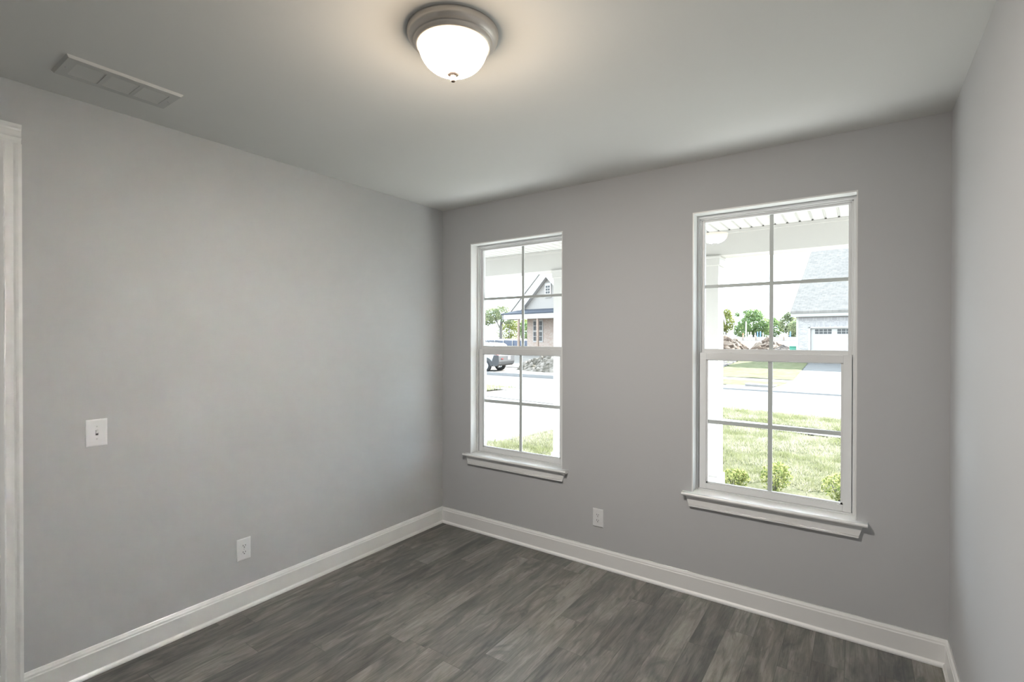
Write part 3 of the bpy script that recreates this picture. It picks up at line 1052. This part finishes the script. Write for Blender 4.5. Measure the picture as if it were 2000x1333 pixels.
# ------------------------------------------------------------------ white house edge beside the right porch column
h3 = empty('house', wp(-13.0, 31.5, 0.05), RZ, 'sliver of a white gabled house behind the porch column, right window', 'house')
MB().box(-8.0, 0, 0, 9.45, 0, f(2.75)).build('wall', M['white'], h3)
MB().prism([(0.0, f(2.75)), (9.45, f(2.75)), (4.72, f(8.35))], -0.2, 0.0, 'x').build('gable_end', M['white'], h3)
MB().prism([(-0.62, f(3.10)), (-0.62, f(3.24)), (4.72, f(9.30)), (10.07, f(3.24)), (10.07, f(3.10)), (4.72, f(9.16))], -8.3, 0.06, 'x').build('roof', M['shingle'], h3)
MB().prism([(-0.62, f(2.80)), (-0.62, f(3.10)), (4.72, f(9.15)), (10.07, f(3.10)), (10.07, f(2.80)), (4.72, f(8.70))], 0.0, 0.05, 'x').build('rake_board', M['white'], h3)
MB().tube((0.06, 9.40, 0.0), (0.06, 9.40, f(2.8)), 0.045).build('downpipe', M['siding'], h3)

# ------------------------------------------------------------------ earth mounds
def mound(name, u, v, ru, rv, h, mat, label, seed, rough=0.22, n=44, cat='dirt pile'):
    z0 = zg(u, v)
    vs, fs = [], []
    for j in range(n + 1):
        for i in range(n + 1):
            a, b = -1 + 2 * i / n, -1 + 2 * j / n
            r = math.hypot(a, b)
            k = max(0.0, 1 - r) ** 0.8 if r < 1 else 0.0
            z = h * k
            q = Vector((a * ru, b * rv, seed))
            z += k ** 0.5 * h * rough * (noise.noise(q * 1.1) + 0.9 * noise.noise(q * 2.4) + 0.6 * noise.noise(q * 5.0))
            vs.append((a * ru, b * rv, z - 0.08 + zg(u + a * ru, v + b * rv) - z0))
    for j in range(n):
        for i in range(n):
            a = j * (n + 1) + i
            fs.append((a, a + 1, a + n + 2, a + n + 1))
    o = MB().add(vs, fs, False).build(name, mat, loc=wp(u, v, z0), rz=RZ, normals=False)
    return tag(o, label, cat)


mound('dirt_mound', -13.9, 44.5, 1.95, 2.1, 1.25, M['rubble'], 'brown rubble mound beside the porch column, right window', 1.0, 0.30, 60)
mound('dirt_mound', -10.35, 44.5, 1.55, 2.0, 1.10, M['rubble'], 'tan rubble mound left of the middle glazing bar, right window', 2.0, 0.30, 60)
mound('dirt_mound', -8.20, 41.0, 1.2, 1.2, 0.80, M['rubble_d'], 'low dark earth mound right of the middle glazing bar, right window', 3.0, 0.12)
mound('dirt_mound', -6.6, 45.0, 1.7, 1.8, 0.55, M['rubble'], 'flat pale earth mound beside the white brick house corner', 5.0, 0.15)
mound('brush_pile', -15.2, 21.0, 3.2, 1.7, 1.35, M['brush'], 'heap of brush and broken rock behind the curb, left window', 4.0, 0.26, 70, 'brush pile')

# ------------------------------------------------------------------ stakes, pole, fences
def stake(u, v, h, w, mat, label):
    o = MB().box(-w, w, -w, w, -0.1, h * 0.94).add([(-w, -w, h * 0.94), (w, -w, h * 0.94), (w, w, h * 0.94), (-w, w, h * 0.94), (0, 0, h)], [(0, 1, 4), (1, 2, 4), (2, 3, 4), (3, 0, 4)]).build(
        'survey_stake', mat, loc=wp(u, v, zg(u, v)), rz=RZ)
    tag(o, label, 'stake', 'stakes in front of the trees')


stake(-21.30, 66, 0.55, 0.06, M['white'], 'white stake nearest the porch column, before the trees')
stake(-21.00, 66, 0.50, 0.06, M['white'], 'second white stake from the porch column, before the trees')
stake(-19.75, 66, 0.60, 0.055, M['orange'], 'orange marker stake left of the white pole')
stake(-19.12, 66, 0.78, 0.05, M['white'], 'white stake just right of the white pole')
stake(-18.78, 66, 0.78, 0.05, M['white'], 'second white stake right of the white pole')
stake(-18.25, 66, 0.68, 0.05, M['white'], 'white stake left of the pair of blue stakes')
stake(-17.95, 66, 0.82, 0.055, M['blue'], 'blue stake left of the middle glazing bar, before the trees')
stake(-17.62, 66, 0.86, 0.055, M['blue'], 'second blue stake left of the middle glazing bar')
stake(-17.30, 66, 0.66, 0.055, M['white'], 'white stake right of the pair of blue stakes')
stake(-14.45, 66, 0.72, 0.06, M['white'], 'white stake beside the lone blue stake near the brick house')
stake(-14.12, 66, 0.80, 0.055, M['blue'], 'lone blue stake near the white brick house')
po = MB().tube((0, 0, -0.1), (0, 0, 2.25), 0.10, 0.085, 12).build('white_pole', M['white'], loc=wp(-20.72, 70, zg(-20.72, 70)), rz=RZ)
tag(po, 'tall white pole standing before the trees, right window', 'pole')


def fence(u0, u1, v, h, mat, n, label, post_mat):
    z0 = zg((u0 + u1) / 2, v)
    e = empty('silt_fence', wp((u0 + u1) / 2, v, z0), RZ, label, 'fence')
    L = (u1 - u0) / 2
    vs, fs = [], []
    k = 30
    for i in range(k + 1):
        x = -L + 2 * L * i / k
        dy = 0.06 * noise.noise(Vector((x * 0.7, v, 0)))
        hh = h + 0.08 * noise.noise(Vector((x * 0.9, v, 5)))
        vs += [(x, dy - 0.015, -0.05), (x, dy - 0.015, hh), (x, dy + 0.015, hh), (x, dy + 0.015, -0.05)]
    for i in range(k):
        for q in range(4):
            fs.append((i * 4 + q, i * 4 + (q + 1) % 4, i * 4 + 4 + (q + 1) % 4, i * 4 + 4 + q))
    MB().add(vs, fs).build('fabric', mat, e)
    for i in range(n):
        x = -L + 2 * L * (i + 0.5) / n
        MB().box(x - 0.04, x + 0.04, -0.11, -0.07, -0.1, h + 0.22).build('post', post_mat, e)


fence(-51, -36, 45.0, 0.66, M['silt'], 9, 'blue-grey silt fence behind the parked car, left window', M['white'])
fence(-60, -38, 50.0, 0.62, M['white'], 14, 'white fence with posts before the trees, left window', M['white'])
fence(-26, -8, 60.0, 0.40, M['white'], 12, 'low white fence behind the rubble mounds, right window', M['post_wood'])

# ------------------------------------------------------------------ trees
def tree(u, v, crowns, trunk_h, trunk_r, n, size, mat, seed, label, branches=()):
    z0 = zg(u, v)
    e = empty('tree', wp(u, v, z0), RZ, label, 'tree', 'trees beyond the building site')
    P, Fc = leaves(n, [tuple(c) for c in crowns], size, seed)
    arr_obj('crown', P, Fc, mat, e)
    m = MB()
    m.tube((0, 0, -0.2), (0, 0, trunk_h * 0.55), trunk_r, trunk_r * 0.8, 10).tube((0, 0, trunk_h * 0.55), (trunk_r * 0.5, 0, trunk_h), trunk_r * 0.8, trunk_r * 0.35, 10)
    for (a, b, r) in branches:
        m.tube(a, b, r, r * 0.45, 8)
    m.build('trunk', M['bark'], e)


def cr(*c):
    return [(x, y, z, rx, rx * 0.9, rz_) for x, y, z, rx, rz_ in c]


tree(-29.0, 85, cr((0, 0, 2.4, 1.3, 1.6), (0.2, 0, 4.0, 0.7, 0.8), (-0.9, 0, 1.5, 1.0, 1.2)), 3.4, 0.12, 2200, 0.17, M['leaf_a'], 11, 'slender bright tree at the edge of the porch column, right window')
tree(-27.3, 88, cr((0, 0, 1.1, 1.5, 1.3), (0.6, 0, 4.3, 0.55, 0.45), (-0.9, 0, 3.9, 0.4, 0.4)), 3.8, 0.10, 1500, 0.16, M['leaf_b'], 12, 'thin sparse tree with open top left of the white pole',
     [((0, 0, 1.5), (0.7, 0, 3.8), 0.05), ((0, 0, 1.6), (-0.9, 0, 3.6), 0.05)])
tree(-24.2, 84, cr((0, 0, 2.0, 2.3, 1.7), (0.1, 0, 3.6, 1.3, 1.0), (1.2, 0, 1.2, 1.4, 1.2)), 3.2, 0.16, 3400, 0.18, M['leaf_b'], 13, 'round full green tree right of the white pole')
tree(-22.8, 90, cr((0, 0, 1.4, 1.5, 1.5), (-0.3, 0, 2.5, 0.8, 0.8)), 2.4, 0.12, 1700, 0.17, M['leaf_b'], 14, 'low green tree behind the middle glazing bar, right window')
tree(-19.1, 84, cr((0, 0, 2.1, 1.2, 1.5), (0.2, 0, 3.2, 0.7, 0.7), (1.0, 0, 1.0, 1.3, 1.1)), 3.0, 0.12, 1900, 0.17, M['leaf_c'], 15, 'pale dull green tree right of the middle glazing bar')
tree(-18.6, 90, cr((0, 0, 3.2, 0.9, 1.4), (0, 0, 4.8, 0.6, 0.7), (-0.3, 0, 1.6, 1.2, 1.2)), 4.4, 0.10, 1700, 0.17, M['leaf_a'], 16, 'tall pale tree beside the roof of the white brick house')
tree(-17.0, 81, cr((0, 0, 1.2, 1.3, 1.3)), 1.8, 0.10, 1100, 0.16, M['leaf_c'], 17, 'bushy low tree beside the wall of the white brick house')
tree(-54.0, 55, cr((-2.2, 0, 4.2, 1.7, 1.4), (0.2, 0, 4.6, 1.4, 1.2), (1.6, 0, 3.7, 1.2, 1.0), (-3.4, 0, 3.6, 1.2, 1.1)), 4.4, 0.28, 3600, 0.15, M['leaf_c'], 18, 'big forked grey tree behind the parked car, left window',
     [((0, 0, 1.9), (-1.9, 0, 4.3), 0.14), ((0, 0, 2.4), (1.2, 0, 4.4), 0.11), ((-0.9, 0, 3.0), (-0.7, 0, 5.2), 0.08), ((1.9, 0, 0), (2.0, 0, 5.6), 0.05)])
tree(-57.0, 60, cr((0, 0, 1.5, 2.2, 1.6), (0.8, 0, 2.6, 1.2, 1.0)), 2.2, 0.12, 2200, 0.15, M['leaf_a'], 19, 'low yellow-green tree left of the forked trunk, left window')
tree(-52.4, 60, cr((0, 0, 1.6, 1.8, 1.7), (-0.6, 0, 2.6, 1.0, 0.9)), 2.4, 0.12, 1900, 0.15, M['leaf_a'], 20, 'low yellow-green tree right of the forked trunk, left window')
tree(-49.6, 57, cr((0, 0, 1.4, 1.7, 1.5), (-0.4, 0, 2.3, 1.1, 0.9), (1.6, 0, 1.2, 1.3, 1.2)), 2.3, 0.12, 2200, 0.15, M['leaf_b'], 21, 'round green tree beside the brick porch house, left window')

# ------------------------------------------------------------------ parked car
CR = RZ + math.radians(15)
_near = wp(-17.85, 17.40)
_c = _near + Vector((-math.sin(CR), math.cos(CR), 0)) * 0.86
car = empty('parked_car', (_c.x, _c.y, -0.38), CR, 'white off-road car with dark bumper parked across the street', 'car')
HWB, HWT = 0.92, 0.68


def hw_(z):
    return HWB if z < 1.02 else float(np.interp(z, [1.02, 1.70], [HWB - 0.01, HWT]))


body = [(0.86, 0.78), (0.80, 1.02), (0.72, 1.14), (0.52, 1.60), (0.36, 1.69), (-0.6, 1.74), (-1.8, 1.70), (-2.55, 1.16), (-3.45, 1.04), (-3.70, 0.92), (-3.74, 0.50),
        (-3.2, 0.46), (-0.5, 0.46), (0.5, 0.55), (0.80, 0.60)]
n = len(body)
m = MB()
vs = [(x, -hw_(z), z) for x, z in body] + [(x, hw_(z), z) for x, z in body]
lower = [i for i in range(n)]
m.add(vs, [(i, (i + 1) % n, n + (i + 1) % n, n + i) for i in range(n)])
# sides: belt-line split so that each side is flat below and leaning in above
m.add(vs, [(0, 1, 7, 8, 9, 10, 11, 12, 13, 14), (1, 2, 3, 4, 5, 6, 7)])
m.add(vs, [tuple(n + i for i in (0, 1, 7, 8, 9, 10, 11, 12, 13, 14)[::-1]), tuple(n + i for i in (1, 2, 3, 4, 5, 6, 7)[::-1])])
m.build('body', M['car_white'], car, bevel=0.03, seg=3)
m = MB()
m.prism([(0.95, 0.62), (0.93, 0.98), (0.60, 0.99), (0.48, 0.70), (0.44, 0.42), (0.78, 0.36), (0.90, 0.45)], -0.945, 0.945, 'y')
bp = m.build('rear_bumper', M['car_dark'], car, bevel=0.03)
for a_, b_ in ((-0.66, -0.44),):
    MB().box(0.935, 0.965, a_, b_, 0.76, 0.81).build('reflector', M['red'], bp)
MB().box(0.925, 0.955, 0.10, 0.44, 0.72, 0.92).build('number_plate', M['plate_w'], bp)
for s in (-1, 1):
    arch = [(0.53 * math.cos(PI * k / 12), 0.37 + 0.50 * math.sin(PI * k / 12)) for k in range(13)]
    inner = [(0.43 * math.cos(PI * k / 12), 0.37 + 0.41 * math.sin(PI * k / 12)) for k in range(13)]
    for cx in (0.0, -2.72):
        m = MB()
        pts = [(cx + a, z) for a, z in arch]
        m.prism(pts, s * 0.90, s * 0.955, 'y')
        m.build('wheel_arch', M['car_dark'], car)
        wl = MB().lathe([(0.20, -0.11), (0.33, -0.11), (0.365, -0.08), (0.365, 0.08), (0.33, 0.11), (0.20, 0.11)], 36)
        wo = wl.build('wheel', M['rubber'], car)
        wo.location = (cx, s * 0.86, 0.365)
        wo.rotation_euler = (PI / 2, 0, 0)
        rm = MB().lathe([(0.235, -0.06), (0.235, 0.112), (0.205, 0.118), (0.195, 0.06)], 36).lathe([(0.0005, 0.10), (0.06, 0.10), (0.065, 0.05)], 20)
        for k in range(5):
            a = 2 * PI * k / 5 + 0.3
            ca, sa = math.cos(a), math.sin(a)
            w0, w1 = 0.040, 0.062
            q = [(0.03 * ca - w0 * sa, 0.03 * sa + w0 * ca), (0.03 * ca + w0 * sa, 0.03 * sa - w0 * ca), (0.215 * ca + w1 * sa, 0.215 * sa - w1 * ca), (0.215 * ca - w1 * sa, 0.215 * sa + w1 * ca)]
            rm.prism(q, 0.06, 0.104, 'z')
        ro = rm.build('rim', M['rim'], wo)
        ro.rotation_euler = (0 if s < 0 else PI, 0, 0)
    MB().box(-2.2, -0.53, s * 0.90 - 0.03, s * 0.90 + 0.05, 0.44, 0.62).build('sill_cladding', M['car_dark'], car, bevel=0.01)
    sg = lambda x, z, d=0.006: (x, s * (hw_(z) + d), z)
    for wi, quad in enumerate(([(0.42, 1.18), (0.34, 1.52), (-0.10, 1.56), (-0.10, 1.16)], [(-0.18, 1.16), (-0.18, 1.56), (-0.98, 1.58), (-0.98, 1.16)], [(-1.06, 1.16), (-1.06, 1.58), (-1.72, 1.56), (-2.25, 1.18)])):
        a = [sg(x, z) for x, z in quad]
        b = [sg(x, z, -0.02) for x, z in quad]
        MB().add(a + b, [(0, 1, 2, 3), (7, 6, 5, 4), (0, 4, 5, 1), (1, 5, 6, 2), (2, 6, 7, 3), (3, 7, 4, 0)]).build('side_window', M['dark_glass'], car)
    MB().tube((-1.5, s * 0.60, 1.78), (0.15, s * 0.60, 1.78), 0.02, n=8).tube((-1.4, s * 0.60, 1.68), (-1.4, s * 0.60, 1.78), 0.02, n=8).tube((0.05, s * 0.60, 1.68), (0.05, s * 0.60, 1.78), 0.02, n=8).build('roof_rail', M['car_dark'], car)
    MB().prism([(0.84, 1.00), (0.77, 1.16), (0.62, 1.20), (0.60, 1.02)], s * 0.70, s * 0.925, 'y').build('tail_lamp', M['red'], car, bevel=0.01)
a = [(0.725, -0.58, 1.17), (0.725, 0.58, 1.17), (0.56, 0.50, 1.54), (0.56, -0.50, 1.54)]
MB().add([(x + 0.012, y, z + 0.004) for x, y, z in a] + [(x - 0.04, y, z) for x, y, z in a], [(0, 1, 2, 3), (7, 6, 5, 4), (0, 4, 5, 1), (1, 5, 6, 2), (2, 6, 7, 3), (3, 7, 4, 0)]).build('rear_window', M['dark_glass'], car)

# labels of the setting pieces
for nm, lb_, ct in (('porch_ceiling', 'white grooved boards over the porch', 'porch ceiling'), ('porch_beam', 'white beam along the porch edge', 'beam'),
                    ('street', 'pale road in front of the house', 'street'), ('sidewalk', 'pale pavement before the street', 'pavement')):
    tag(bpy.data.objects[nm], lb_, ct)
